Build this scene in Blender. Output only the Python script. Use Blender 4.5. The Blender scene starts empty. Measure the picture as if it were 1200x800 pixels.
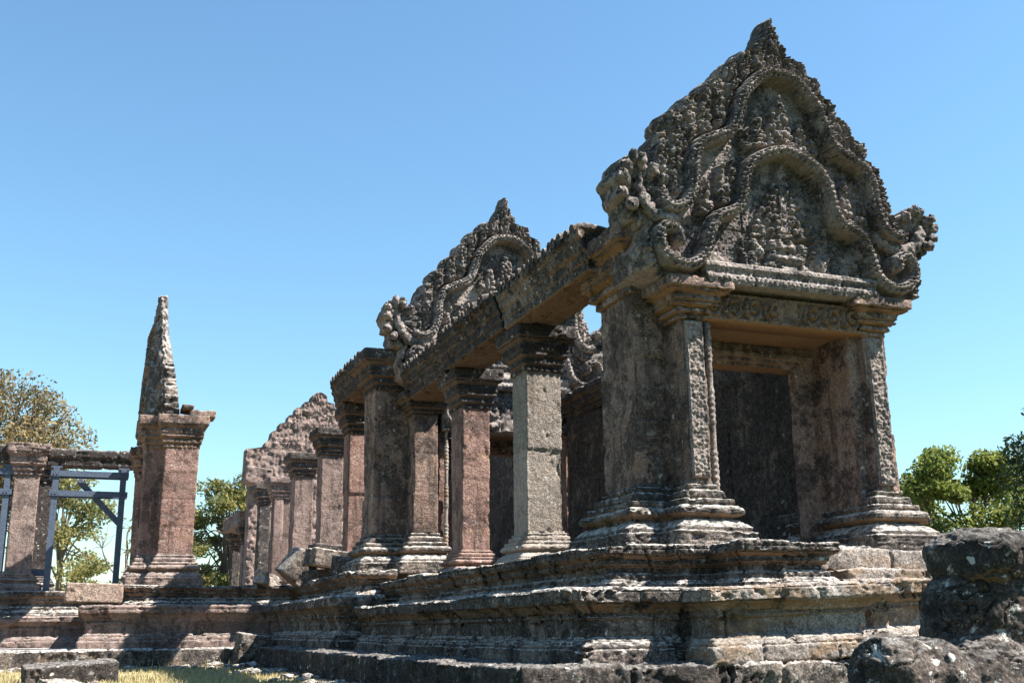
import bpy, math, random
import numpy as np
from mathutils import Matrix, Vector
R = math.radians
sc = bpy.context.scene
COL = sc.collection
rng = np.random.default_rng(7)
random.seed(7)

# ------------------------------------------------------------------ camera, sky, sun, exposure
cam = bpy.data.cameras.new('camera'); camo = bpy.data.objects.new('camera', cam); COL.objects.link(camo)
cam.sensor_fit = 'HORIZONTAL'; cam.sensor_width = 36; cam.lens = 1284.654/1200*36
cam.clip_start = .1; cam.clip_end = 3000
def cam_matrix(p, y, r):
    cy, sy, cp, sp, cr, sr = math.cos(y), math.sin(y), math.cos(p), math.sin(p), math.cos(r), math.sin(r)
    f = Vector((sy*cp, cy*cp, sp)); r0 = Vector((cy, -sy, 0)); u = r0.cross(f)
    a = cr*r0+sr*u; b = -sr*r0+cr*u
    return Matrix(((a.x, b.x, -f.x, 0), (a.y, b.y, -f.y, 0), (a.z, b.z, -f.z, 0), (0, 0, 0, 1)))
camo.matrix_world = cam_matrix(.254978, .366236, -.0116985)
sc.camera = camo

SUN_EL, SUN_AZ = R(51), R(61)          # azimuth measured from -Y (towards the viewer) round to +X
sdir = Vector((math.sin(SUN_AZ)*math.cos(SUN_EL), -math.cos(SUN_AZ)*math.cos(SUN_EL), math.sin(SUN_EL)))
w = bpy.data.worlds.new('World'); sc.world = w; w.use_nodes = True
nt = w.node_tree; bg = nt.nodes['Background']
sky = nt.nodes.new('ShaderNodeTexSky'); sky.sky_type = 'NISHITA'; sky.sun_disc = False
sky.sun_elevation = SUN_EL; sky.sun_rotation = math.atan2(sdir.x, sdir.y)
sky.altitude = 0; sky.air_density = 1.4; sky.dust_density = .1; sky.ozone_density = 5.5
tint = nt.nodes.new('ShaderNodeMix'); tint.data_type = 'RGBA'; tint.blend_type = 'MULTIPLY'; tint.inputs[0].default_value = 1; tint.inputs[7].default_value = (.93, 1.10, 1.09, 1)
nt.links.new(sky.outputs[0], tint.inputs[6]); nt.links.new(tint.outputs[2], bg.inputs[0]); bg.inputs[1].default_value = .056
sl = bpy.data.lights.new('sun', 'SUN'); sl.energy = 5; sl.angle = R(.5); sl.color = (1, .945, .86)
so = bpy.data.objects.new('sun', sl); COL.objects.link(so)
so.rotation_euler = sdir.to_track_quat('Z', 'Y').to_euler()
sc.view_settings.view_transform = 'Standard'; sc.view_settings.look = 'None'
sc.view_settings.exposure = 1.78; sc.view_settings.gamma = 1; sc.view_settings.use_curve_mapping = False

# ------------------------------------------------------------------ noise in numpy
def hsh(ix, iy, iz, s):
    h = (ix.astype(np.int64)*374761393 + iy.astype(np.int64)*668265263 + iz.astype(np.int64)*2147483647 + s*974711) & 0xffffffff
    h = ((h ^ (h >> 13))*1274126177) & 0xffffffff
    h = ((h ^ (h >> 16))*2246822519) & 0xffffffff
    return ((h ^ (h >> 15)) & 0xffffff)/16777216.0
def vnoise(P, f, s=0):
    Q = np.asarray(P)*f; I = np.floor(Q); t = Q-I; t = t*t*(3-2*t); I = I.astype(np.int64); o = 0
    for a in (0, 1):
        for b in (0, 1):
            for c in (0, 1):
                o = o + hsh(I[..., 0]+a, I[..., 1]+b, I[..., 2]+c, s)*(t[..., 0] if a else 1-t[..., 0])*(t[..., 1] if b else 1-t[..., 1])*(t[..., 2] if c else 1-t[..., 2])
    return o*2-1
def fbm(P, f, n=3, s=0):
    o = 0; a = 1; tot = 0
    for k in range(n):
        o = o+a*vnoise(P, f*2**k, s+k*17); tot += a; a *= .5
    return o/tot
def worley(P, cell, s=0):
    Q = np.asarray(P)/cell; I = np.floor(Q).astype(np.int64); best = np.full(Q.shape[:-1], 9.)
    for a in (-1, 0, 1):
        for b in (-1, 0, 1):
            for c in (-1, 0, 1):
                J = I+np.array([a, b, c])
                d = 0
                for k in range(3):
                    d = d+(J[..., k]+.15+.7*hsh(J[..., 0], J[..., 1], J[..., 2], s+k*31)-Q[..., k])**2
                best = np.minimum(best, d)
    return np.sqrt(best)
def blob(P, cell, s=0):                       # carved knobs, 0..1
    return np.clip(1-worley(P, cell, s)/.75, 0, 1)**.6
def knob(P, cell, s=0):                       # round studs with flat gaps between them
    return np.sqrt(np.clip(1-(worley(P, cell, s)/.58)**2, 0, 1))
def sstep(a, b, x):
    t = np.clip((x-a)/(b-a), 0, 1); return t*t*(3-2*t)

# ------------------------------------------------------------------ mesh building
class MB:
    def __init__(s): s.v = []; s.t = []; s.loops = []; s.sizes = []; s.n = 0
    def add(s, V, faces, tone=None):
        V = np.asarray(V, float).reshape(-1, 3)
        s.v.append(V); s.t.append(np.full(len(V), .5) if tone is None else np.asarray(tone, float).ravel())
        if isinstance(faces, np.ndarray):
            s.loops.append((faces+s.n).ravel()); s.sizes.append(np.full(len(faces), faces.shape[1]))
        else:
            for f in faces:
                s.loops.append(np.asarray(f)+s.n); s.sizes.append(np.array([len(f)]))
        s.n += len(V)
    def grid(s, P, cu=False, cv=False, tone=None, caps=()):
        ni, nj = P.shape[:2]
        i = np.arange(ni if cu else ni-1); j = np.arange(nj if cv else nj-1)
        I, J = np.meshgrid(i, j, indexing='ij'); I2 = (I+1) % ni; J2 = (J+1) % nj
        F = np.stack([I*nj+J, I2*nj+J, I2*nj+J2, I*nj+J2], -1).reshape(-1, 4)
        base = s.n
        s.add(P, F, tone)
        for c in caps:                         # 'top','bottom' (closed path) or 'start','end' (closed profile)
            if c == 'top': f = np.arange(ni)*nj+nj-1
            elif c == 'bottom': f = (np.arange(ni)*nj)[::-1]
            elif c == 'start': f = np.arange(nj)[::-1]
            else: f = (ni-1)*nj+np.arange(nj)
            ctr = P.reshape(-1, 3)[f]
            s.loops.append(f+base); s.sizes.append(np.array([len(f)]))
    def build(s, name, mat, parent=None, smooth=True):
        V = np.concatenate(s.v); L = np.concatenate(s.loops).astype(np.int32); S = np.concatenate(s.sizes).astype(np.int32)
        if parent is not None: V = V-np.array(parent.location)
        me = bpy.data.meshes.new(name)
        me.vertices.add(len(V)); me.vertices.foreach_set('co', V.ravel().astype(np.float32))
        me.loops.add(len(L)); me.loops.foreach_set('vertex_index', L)
        me.polygons.add(len(S)); st = np.concatenate([[0], np.cumsum(S)[:-1]]).astype(np.int32)
        me.polygons.foreach_set('loop_start', st)
        me.polygons.foreach_set('use_smooth', np.full(len(S), smooth))
        a = me.attributes.new('tone', 'FLOAT', 'POINT'); a.data.foreach_set('value', np.concatenate(s.t).astype(np.float32))
        me.update(calc_edges=True); me.validate()
        me.materials.append(mat)
        o = bpy.data.objects.new(name, me); COL.objects.link(o)
        if parent is not None: o.parent = parent
        return o
def tag(o, label, cat, group=None, kind=None):
    o['label'] = label
    if cat: o['category'] = cat
    if group: o['group'] = group
    if kind: o['kind'] = kind
    return o
def thing(name, loc, label, cat, group=None):
    o = bpy.data.objects.new(name, None); COL.objects.link(o); o.location = loc; o.empty_display_size = .2
    return tag(o, label, cat, group)

def gnormals(P, cu=False):
    if cu:
        Pe = np.concatenate([P[-1:], P, P[:1]], 0); du = (Pe[2:]-Pe[:-2])
    else: du = np.gradient(P, axis=0)
    dv = np.gradient(P, axis=1)
    n = np.cross(du, dv); l = np.linalg.norm(n, axis=-1, keepdims=True)
    return n/np.maximum(l, 1e-9)
def gsmooth(P, k, cu, amt=.5):
    for _ in range(k):
        Q = P.copy()
        if cu: Q = P*(1-amt)+amt*.5*(np.roll(P, 1, 0)+np.roll(P, -1, 0))
        else: Q[1:-1] = P[1:-1]*(1-amt)+amt*.5*(P[2:]+P[:-2])
        P = Q.copy()
        P[:, 1:-1] = Q[:, 1:-1]*(1-amt)+amt*.5*(Q[:, 2:]+Q[:, :-2])
    return P

def resample_path(path, closed, du):
    path = [np.array(p, float) for p in path]; n = len(path)
    segs = [(k, (k+1) % n) for k in range(n if closed else n-1)]
    nr = []
    for a, b in segs:
        d = path[b]-path[a]; d /= np.linalg.norm(d); nr.append(np.array([d[1], -d[0]]))
    mit = []
    for k in range(n):
        if closed: n1, n2 = nr[k-1], nr[k]
        else: n1, n2 = nr[max(k-1, 0)], nr[min(k, len(nr)-1)]
        mit.append((n1+n2)/(1+n1@n2))
    pts, ms, us = [], [], []; u = 0
    for a, b in segs:
        L = np.linalg.norm(path[b]-path[a]); m = max(1, int(math.ceil(L/du)))
        for q in range(m):
            t = q/m; pts.append(path[a]*(1-t)+path[b]*t); ms.append(mit[a]*(1-t)+mit[b]*t); us.append(u+L*t)
        u += L
    if not closed: pts.append(path[-1]); ms.append(mit[-1]); us.append(u)
    return np.array(pts), np.array(ms), np.array(us), u

def sweep(mb, path, profile, closed=False, du=.03, dv=.03, er=.012, chip=.05, joint=.0, blk=.9, course=None, caps=(), smooth=2,
          seed=0, carve=1.0, loop=False, tilt=None, chipw=.52, wob=.007):
    P2, M2, U, Lt = resample_path(path, closed, du)
    off, zz, tg, tt = [], [], [], []
    prof = list(profile)
    for k in range(len(prof)-1):
        (o0, z0), (o1, z1) = prof[k][:2], prof[k+1][:2]; t_ = prof[k+1][2] if len(prof[k+1]) > 2 else ''
        m = max(1, int(math.ceil(math.hypot(o1-o0, z1-z0)/dv)))
        for q in range(m):
            t = q/m; off.append(o0+(o1-o0)*t); zz.append(z0+(z1-z0)*t); tg.append(t_); tt.append(t)
    if not loop: off.append(prof[-1][0]); zz.append(prof[-1][1]); tg.append(''); tt.append(0)
    off, zz, tt = np.array(off), np.array(zz), np.array(tt)
    ni, nj = len(P2), len(off)
    P = np.empty((ni, nj, 3)); P[..., :2] = P2[:, None]+M2[:, None]*off[None, :, None]; P[..., 2] = zz[None]
    N = gnormals(P, closed)
    if smooth: P = gsmooth(P, 1, closed, .25*smooth)
    D = np.zeros((ni, nj)); tone = np.full((ni, nj), .5)
    S = P+seed*7.31
    # carving
    if carve:
        for j in range(nj):
            t_ = tg[j]; wv = math.sin(math.pi*min(max(tt[j], .0), 1))
            if t_ == 'b': D[:, j] += carve*.020*(np.abs(np.sin(math.pi*U/max(.07, 2.6*du)))**.7-.5)*wv**.5
            elif t_ == 'p':
                c = np.abs(np.sin(math.pi*U/max(.11, 3*du))); D[:, j] += carve*.022*(np.clip(c*1.3-abs(tt[j]-.4)*1.0, 0, 1)**.5-.6)
            elif t_ == 'd': D[:, j] += carve*.025*((np.sin(2*math.pi*U/.11) > 0)-.5)*wv**.3
        fj = [j for j in range(nj) if tg[j] == 'f']
        if fj: D[:, fj] += carve*(.04*blob(S[:, fj], max(.06, 2.6*du), 3)-.02)
    # blocks: per course, joints at random places, each block a little in or out and of its own tone
    if joint:
        zmin, zmax = zz.min(), zz.max()
        H = course or .32
        arc = np.concatenate([[0], np.cumsum(np.hypot(np.diff(off), np.diff(zz)))])
        nc = max(1, int(round(arc[-1]/H))); ci = np.minimum((arc/arc[-1]*nc).astype(int), nc-1)
        r = np.random.default_rng(seed+5)
        for c in range(nc):
            js = np.where(ci == c)[0]
            pos = []; x = -r.uniform(0, blk)
            while x < Lt+blk: pos.append(x); x += blk*r.uniform(.55, 1.45)
            pos = np.array(pos); bi = np.searchsorted(pos, U)-1
            bo = r.normal(0, .013, len(pos)+1)[bi]; bt = r.uniform(0, 1, len(pos)+1)[bi]
            dist = np.min(np.abs(U[:, None]-pos[None]), 1)
            g = joint*1.5*np.exp(-(dist/(.62*max(du, .018)))**2)
            D[:, js] += (bo-g)[:, None]; tone[:, js] = bt[:, None]
            if c: 
                D[:, js[0]] -= joint*.6
    D += er*.5*fbm(S, 5, 3, seed)+er*.75*fbm(S, 32, 2, seed+9)
    if chip:
        cm = sstep(chipw+.06, chipw+.13, fbm(S, 3.2, 3, seed+40)*.5+.5+.16*fbm(S, 12, 2, seed+3))
        D -= chip*.75*cm*(.6+.6*fbm(S, 18, 2, seed+50))
    P = P+N*D[..., None]
    if wob:
        P[..., 2] += wob*fbm(np.stack([S[..., 0], S[..., 1], 0*S[..., 2]], -1), .9, 2, seed+60)
    if tilt is not None: P[..., 2] += (P[..., 0]-tilt[0])*tilt[1]
    mb.grid(P, closed, loop, tone, caps)

def box(mb, x0, x1, y0, y1, z0, z1, res=.05, er=.014, chip=.05, seed=0, rnd=2, rot=None, tone=.5):
    """a worn stone block with all six faces"""
    prof = [(-.25*min(x1-x0, y1-y0), z0), (0, z0), (0, z1), (-.25*min(x1-x0, y1-y0), z1)]
    m = MB()
    sweep(m, [(x0, y0), (x1, y0), (x1, y1), (x0, y1)], prof, True, res, res, er, chip, 0, caps=('top', 'bottom'), smooth=rnd, seed=seed, carve=0, wob=0)
    V = np.concatenate(m.v); L = np.concatenate(m.loops); S = np.concatenate(m.sizes)
    if rot is not None:
        c = np.array([(x0+x1)/2, (y0+y1)/2, (z0+z1)/2]); V = (V-c)@np.array(rot.to_matrix() if hasattr(rot, 'to_matrix') else rot).T+c
    mb.v.append(V); mb.t.append(np.full(len(V), tone)); mb.loops.append(L+mb.n); mb.sizes.append(S); mb.n += len(V)

def tube(mb, pts, radii, n=10, sub=6, caps=True, bump=0, seed=0, kn=0):
    pts = np.array(pts, float); radii = np.array(radii, float)
    t = np.linspace(0, len(pts)-1, (len(pts)-1)*sub+1); k = np.minimum(t.astype(int), len(pts)-2); f = (t-k)[:, None]
    p0 = pts[np.maximum(k-1, 0)]; p1 = pts[k]; p2 = pts[k+1]; p3 = pts[np.minimum(k+2, len(pts)-1)]
    C = .5*((2*p1)+(-p0+p2)*f+(2*p0-5*p1+4*p2-p3)*f**2+(-p0+3*p1-3*p2+p3)*f**3)
    rr = np.interp(t, np.arange(len(radii)), radii)
    T = np.gradient(C, axis=0); T /= np.linalg.norm(T, axis=1, keepdims=True)+1e-9
    up = np.array([.31, .17, .93]); A = np.cross(T, up); A /= np.linalg.norm(A, axis=1, keepdims=True)+1e-9; B = np.cross(T, A)
    th = np.linspace(0, 2*math.pi, n, endpoint=False)
    P = C[:, None]+rr[:, None, None]*(np.cos(th)[None, :, None]*A[:, None]+np.sin(th)[None, :, None]*B[:, None])
    if bump:
        Nn = P-C[:, None]; Nn /= np.linalg.norm(Nn, axis=-1, keepdims=True)+1e-9
        P = P+Nn*bump*fbm(P+seed, 7, 3, seed)[..., None]
        if kn: P = P+Nn*kn*(knob(P+seed, kn*2.3, seed)-.5)[..., None]
    mb.grid(P, False, True, None, ('start', 'end') if caps else ())

# ------------------------------------------------------------------ materials
def stone(name, ca, cb, dark=(.022, .021, .022), dk=.5, streak=1.0, lichen=.35, pale=(.58, .55, .51), ochre=.55, bump=1.0, sat=1.0, up=.3, fine_=.7, oc_=0.0):
    q = 1.08; ca, cb, pale = (tuple(x*q for x in y) for y in (ca, cb, pale))
    m = bpy.data.materials.new(name); m.use_nodes = True; t = m.node_tree; N = t.nodes; L = t.links
    b = N['Principled BSDF']; b.inputs['Roughness'].default_value = .93; b.inputs['Specular IOR Level'].default_value = .15
    geo = N.new('ShaderNodeNewGeometry')
    def noise(scale, det=4, rough=.6, vec=None, sc3=None):
        n = N.new('ShaderNodeTexNoise'); n.inputs['Scale'].default_value = scale; n.inputs['Detail'].default_value = det; n.inputs['Roughness'].default_value = rough
        src = geo.outputs['Position'] if vec is None else vec
        if sc3:
            mp = N.new('ShaderNodeMapping'); mp.inputs['Scale'].default_value = sc3; L.new(src, mp.inputs['Vector']); src = mp.outputs[0]
        L.new(src, n.inputs['Vector']); return n.outputs['Fac']
    def ramp(fac, a, c, inv=False):
        r = N.new('ShaderNodeMapRange'); r.interpolation_type = 'SMOOTHSTEP'
        r.inputs['From Min'].default_value = a; r.inputs['From Max'].default_value = c
        if inv: r.inputs['To Min'].default_value = 1; r.inputs['To Max'].default_value = 0
        L.new(fac, r.inputs['Value']); return r.outputs[0]
    def math_(op, a, c):
        n = N.new('ShaderNodeMath'); n.operation = op
        for k, x in enumerate((a, c)):
            if isinstance(x, (int, float)): n.inputs[k].default_value = x
            else: L.new(x, n.inputs[k])
        return n.outputs[0]
    def mix(fac, a, c):
        n = N.new('ShaderNodeMix'); n.data_type = 'RGBA'
        if isinstance(fac, (int, float)): n.inputs[0].default_value = fac
        else: L.new(fac, n.inputs[0])
        for k, x in ((6, a), (7, c)):
            if isinstance(x, tuple): n.inputs[k].default_value = x+(1,)
            else: L.new(x, n.inputs[k])
        return n.outputs[2]
    at = N.new('ShaderNodeAttribute'); at.attribute_name = 'tone'; tone = at.outputs['Fac']
    big = ramp(noise(.9, 5, .65), .36, .64)
    c = mix(math_('ADD', math_('MULTIPLY', big, .5), math_('MULTIPLY', tone, .5)), ca, cb)
    c = mix(math_('MULTIPLY', ramp(tone, .55, 1.0), .45), c, (ca[0]*.95, ca[1]*.80, ca[2]*.76))
    c = mix(math_('MULTIPLY', ramp(tone, .35, .05), .55), c, tuple(x*.55 for x in ca))
    fine = noise(38, 6, .75); mid = noise(7, 6, .7)
    c = mix(math_('MULTIPLY', ramp(mid, .46, .58), fine_*.85), c, tuple(x*.42 for x in ca))
    c = mix(math_('MULTIPLY', ramp(fine, .50, .57), fine_), c, tuple(x*.28 for x in ca))
    c = mix(math_('MULTIPLY', ramp(fine, .47, .36), .45), c, tuple(min(1, x*1.6) for x in cb))
    # undersides: unwashed ochre stone, with warm bounce light also put into the colour
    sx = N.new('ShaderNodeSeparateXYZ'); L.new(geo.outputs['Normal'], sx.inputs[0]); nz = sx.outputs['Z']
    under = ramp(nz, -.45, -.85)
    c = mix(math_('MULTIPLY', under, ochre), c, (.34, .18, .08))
    oc = math_('MULTIPLY', ramp(noise(1.7, 3, .5, None, (1, 1, 2.2)), .60-oc_, .70-oc_), .55*ochre+oc_*2)
    c = mix(oc, c, (.27, .165, .085))
    # black algae: patches and vertical runs
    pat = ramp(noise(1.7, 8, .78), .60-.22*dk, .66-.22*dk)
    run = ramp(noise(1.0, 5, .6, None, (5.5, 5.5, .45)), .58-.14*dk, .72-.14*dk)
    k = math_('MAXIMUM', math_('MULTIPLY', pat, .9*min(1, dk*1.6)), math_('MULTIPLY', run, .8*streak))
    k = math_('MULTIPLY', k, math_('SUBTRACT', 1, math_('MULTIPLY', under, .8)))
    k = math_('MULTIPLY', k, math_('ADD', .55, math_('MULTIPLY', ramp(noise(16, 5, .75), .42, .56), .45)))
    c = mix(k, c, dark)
    # pale lichen: crusts on ledges, round spots
    vo = N.new('ShaderNodeTexVoronoi'); vo.inputs['Scale'].default_value = 9; vo.inputs['Randomness'].default_value = 1
    wp = N.new('ShaderNodeVectorMath'); wp.operation = 'ADD'
    nn = N.new('ShaderNodeTexNoise'); nn.inputs['Scale'].default_value = 11; nn.inputs['Detail'].default_value = 3; L.new(geo.outputs['Position'], nn.inputs['Vector'])
    sc_ = N.new('ShaderNodeVectorMath'); sc_.operation = 'SCALE'; sc_.inputs['Scale'].default_value = .12; L.new(nn.outputs['Color'], sc_.inputs[0])
    L.new(geo.outputs['Position'], wp.inputs[0]); L.new(sc_.outputs[0], wp.inputs[1]); L.new(wp.outputs[0], vo.inputs['Vector'])
    hs = N.new('ShaderNodeSeparateColor'); L.new(vo.outputs['Color'], hs.inputs[0])
    rad = math_('MULTIPLY', math_('MAXIMUM', math_('SUBTRACT', hs.outputs[0], .55), 0), .75)
    spot = math_('MULTIPLY', ramp(math_('SUBTRACT', vo.outputs['Distance'], rad), -.02, -.07), ramp(noise(2.2, 3, .6), .44, .56))
    cr = math_('MULTIPLY', ramp(noise(8, 8, .8), .56, .61), ramp(noise(1.3, 3, .6), .40, .55))
    led = math_('MULTIPLY', ramp(nz, .35, .9), ramp(noise(11, 7, .78), .42, .56))
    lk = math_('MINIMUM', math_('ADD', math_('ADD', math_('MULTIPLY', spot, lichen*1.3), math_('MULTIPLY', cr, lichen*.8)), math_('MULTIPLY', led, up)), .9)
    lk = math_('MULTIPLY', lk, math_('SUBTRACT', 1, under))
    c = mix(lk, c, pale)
    L.new(c, b.inputs['Base Color'])
    h = math_('ADD', math_('MULTIPLY', noise(14, 8, .72), 1.0), math_('MULTIPLY', noise(60, 4, .75), .55))
    v2 = N.new('ShaderNodeTexVoronoi'); v2.inputs['Scale'].default_value = 30; L.new(geo.outputs['Position'], v2.inputs['Vector'])
    h = math_('ADD', h, math_('MULTIPLY', v2.outputs['Distance'], .25))
    bp = N.new('ShaderNodeBump'); bp.inputs['Strength'].default_value = .9; bp.inputs['Distance'].default_value = .06*bump
    L.new(h, bp.inputs['Height']); L.new(bp.outputs[0], b.inputs['Normal'])
    return m
def plain(name, col, rough=.6, nscale=6, var=.4, bump=.3, metal=0, bd=.02):
    m = bpy.data.materials.new(name); m.use_nodes = True; t = m.node_tree; N = t.nodes; L = t.links; b = N['Principled BSDF']
    b.inputs['Roughness'].default_value = rough; b.inputs['Metallic'].default_value = metal; b.inputs['Specular IOR Level'].default_value = .25
    g = N.new('ShaderNodeNewGeometry'); n = N.new('ShaderNodeTexNoise'); n.inputs['Scale'].default_value = nscale; n.inputs['Detail'].default_value = 6
    L.new(g.outputs['Position'], n.inputs['Vector'])
    x = N.new('ShaderNodeMix'); x.data_type = 'RGBA'; L.new(n.outputs['Fac'], x.inputs[0])
    x.inputs[6].default_value = tuple(c*(1-var) for c in col)+(1,); x.inputs[7].default_value = tuple(min(1, c*(1+var)) for c in col)+(1,)
    L.new(x.outputs[2], b.inputs['Base Color'])
    if bump:
        bp = N.new('ShaderNodeBump'); bp.inputs['Strength'].default_value = bump; bp.inputs['Distance'].default_value = bd; L.new(n.outputs['Fac'], bp.inputs['Height']); L.new(bp.outputs[0], b.inputs['Normal'])
    return m
def leafmat(name, c1, c2, trans=.35):
    m = bpy.data.materials.new(name); m.use_nodes = True; t = m.node_tree; N = t.nodes; L = t.links; b = N['Principled BSDF']
    at = N.new('ShaderNodeAttribute'); at.attribute_name = 'tone'
    x = N.new('ShaderNodeMix'); x.data_type = 'RGBA'; L.new(at.outputs['Fac'], x.inputs[0]); x.inputs[6].default_value = c1+(1,); x.inputs[7].default_value = c2+(1,)
    L.new(x.outputs[2], b.inputs['Base Color']); b.inputs['Roughness'].default_value = .6; b.inputs['Specular IOR Level'].default_value = .2
    tr = N.new('ShaderNodeBsdfTranslucent'); L.new(x.outputs[2], tr.inputs[0])
    ms = N.new('ShaderNodeMixShader'); ms.inputs[0].default_value = trans
    L.new(b.outputs[0], ms.inputs[1]); L.new(tr.outputs[0], ms.inputs[2]); L.new(ms.outputs[0], N['Material Output'].inputs[0])
    return m

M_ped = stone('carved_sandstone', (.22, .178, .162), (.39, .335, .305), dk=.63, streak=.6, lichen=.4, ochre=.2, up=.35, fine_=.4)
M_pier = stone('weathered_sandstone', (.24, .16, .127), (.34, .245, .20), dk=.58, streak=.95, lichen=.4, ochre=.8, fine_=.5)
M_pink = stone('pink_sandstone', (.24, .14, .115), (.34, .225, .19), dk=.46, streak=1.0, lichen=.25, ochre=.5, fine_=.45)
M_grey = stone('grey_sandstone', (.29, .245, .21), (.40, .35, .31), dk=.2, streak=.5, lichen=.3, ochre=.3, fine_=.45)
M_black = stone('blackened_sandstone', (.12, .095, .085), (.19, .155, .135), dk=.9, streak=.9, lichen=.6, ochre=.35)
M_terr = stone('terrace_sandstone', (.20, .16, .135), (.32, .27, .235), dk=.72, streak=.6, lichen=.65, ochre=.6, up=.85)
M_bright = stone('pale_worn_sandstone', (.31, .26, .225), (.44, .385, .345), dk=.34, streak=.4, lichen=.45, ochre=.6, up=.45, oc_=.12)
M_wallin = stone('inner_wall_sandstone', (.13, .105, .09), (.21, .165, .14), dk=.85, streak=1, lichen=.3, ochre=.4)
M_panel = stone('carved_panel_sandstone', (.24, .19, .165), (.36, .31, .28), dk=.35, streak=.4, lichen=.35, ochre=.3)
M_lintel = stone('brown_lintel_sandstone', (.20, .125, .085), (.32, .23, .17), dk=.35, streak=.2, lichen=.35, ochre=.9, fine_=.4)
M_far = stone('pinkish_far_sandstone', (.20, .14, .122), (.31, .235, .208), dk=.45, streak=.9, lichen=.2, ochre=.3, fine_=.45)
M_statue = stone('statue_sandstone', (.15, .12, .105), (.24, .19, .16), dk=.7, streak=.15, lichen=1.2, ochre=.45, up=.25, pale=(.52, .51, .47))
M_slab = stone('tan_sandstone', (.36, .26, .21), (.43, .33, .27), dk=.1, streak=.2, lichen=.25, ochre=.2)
M_steel = plain('painted_steel', (.065, .085, .125), .6, 16, .6, .3)
M_bark = plain('bark', (.12, .095, .075), .95, 14, .5, .8)
M_ground = plain('dry_ground', (.24, .20, .11), 1, 1.1, .5, .6)
def _turf(m):  # unseen near ground made dark turf to cut bounce light; far ground turf too
    t = m.node_tree; N = t.nodes; L = t.links; b = N['Principled BSDF']; src = b.inputs['Base Color'].links[0].from_socket
    g = N.new('ShaderNodeNewGeometry'); x = N.new('ShaderNodeSeparateXYZ'); L.new(g.outputs['Position'], x.inputs[0])
    n = N.new('ShaderNodeTexNoise'); n.inputs['Scale'].default_value = .35; n.inputs['Detail'].default_value = 5; L.new(g.outputs['Position'], n.inputs['Vector'])
    a = N.new('ShaderNodeMath'); a.operation = 'MULTIPLY_ADD'; a.inputs[1].default_value = 6; L.new(n.outputs['Fac'], a.inputs[0]); L.new(x.outputs['Y'], a.inputs[2])
    r = N.new('ShaderNodeMapRange'); r.inputs['From Min'].default_value = 17; r.inputs['From Max'].default_value = 21; L.new(a.outputs[0], r.inputs['Value'])
    mx = N.new('ShaderNodeMix'); mx.data_type = 'RGBA'; mx.inputs[6].default_value = (.055, .07, .028, 1); L.new(src, mx.inputs[7]); r2 = N.new('ShaderNodeMapRange'); r2.inputs['From Min'].default_value = 42; r2.inputs['From Max'].default_value = 34; L.new(a.outputs[0], r2.inputs['Value'])
    r3 = N.new('ShaderNodeMath'); r3.operation = 'MULTIPLY'; L.new(r.outputs[0], r3.inputs[0]); L.new(r2.outputs[0], r3.inputs[1])
    L.new(r3.outputs[0], mx.inputs[0])
    L.new(mx.outputs[2], b.inputs['Base Color'])
_turf(M_ground)
M_grass = leafmat('grass_blades', (.27, .23, .10), (.46, .39, .22), .15)

Z1, Z2, ZW, ZF, GZ = .90, 1.13, 1.12, 1.18, -.82
# profiles as (offset, z from 0 at the bottom to 1 at the top, carving)
PR_UP = [(.05, 0), (.07, .02), (.07, .10), (.04, .11), (.04, .19, 'b'), (.0, .20), (-.02, .25), (-.07, .27), (-.06, .37, 'p'), (-.10, .385), (-.12, .40), (-.12, .53), (-.08, .54), (-.08, .57), (-.05, .58), (-.04, .67, 'b'), (-.06, .68), (.0, .74), (.03, .76), (.02, .78), (.05, .79), (.05, .97, 'p'), (.02, 1), (-.3, 1.0)]
PR_LO = [(.0, 0), (.03, .02), (.03, .20), (-.01, .212), (.0, .24), (-.03, .285), (-.035, .30), (-.085, .305), (-.09, .335), (-.13, .34), (-.135, .36), (-.165, .366), (-.165, .585), (-.125, .592), (-.125, .62), (-.145, .626), (-.135, .66), (-.09, .72), (-.03, .775), (-.01, .79), (-.03, .797), (.04, .80), (.05, .96), (.01, 1), (-.3, 1.0)]
PR_PL = [(.0, 0), (.0, .97), (-.02, 1.0), (-.9, 1.0)]
def prof(P, z0, z1, k=1.0): return [(p[0]*k, z0+(z1-z0)*p[1])+tuple(p[2:]) for p in P]

# ------------------------------------------------------------------ ground
g = MB()
gx = np.concatenate([[-1500, -300, -100, -40], np.linspace(-14, 8, 120), [20, 60, 200, 1500]]); gy = np.concatenate([[-300, -50, -5], np.linspace(2, 30, 150), [50, 120, 400, 2500]])
GX, GY = np.meshgrid(gx, gy, indexing='ij'); G = np.stack([GX, GY, 0*GX], -1)
G[..., 2] = GZ+.05*fbm(G, .5, 3, 2)+.02*fbm(G, 3, 2, 5)
g.grid(G); go = g.build('ground', M_ground); go['kind'] = 'structure'

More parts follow.
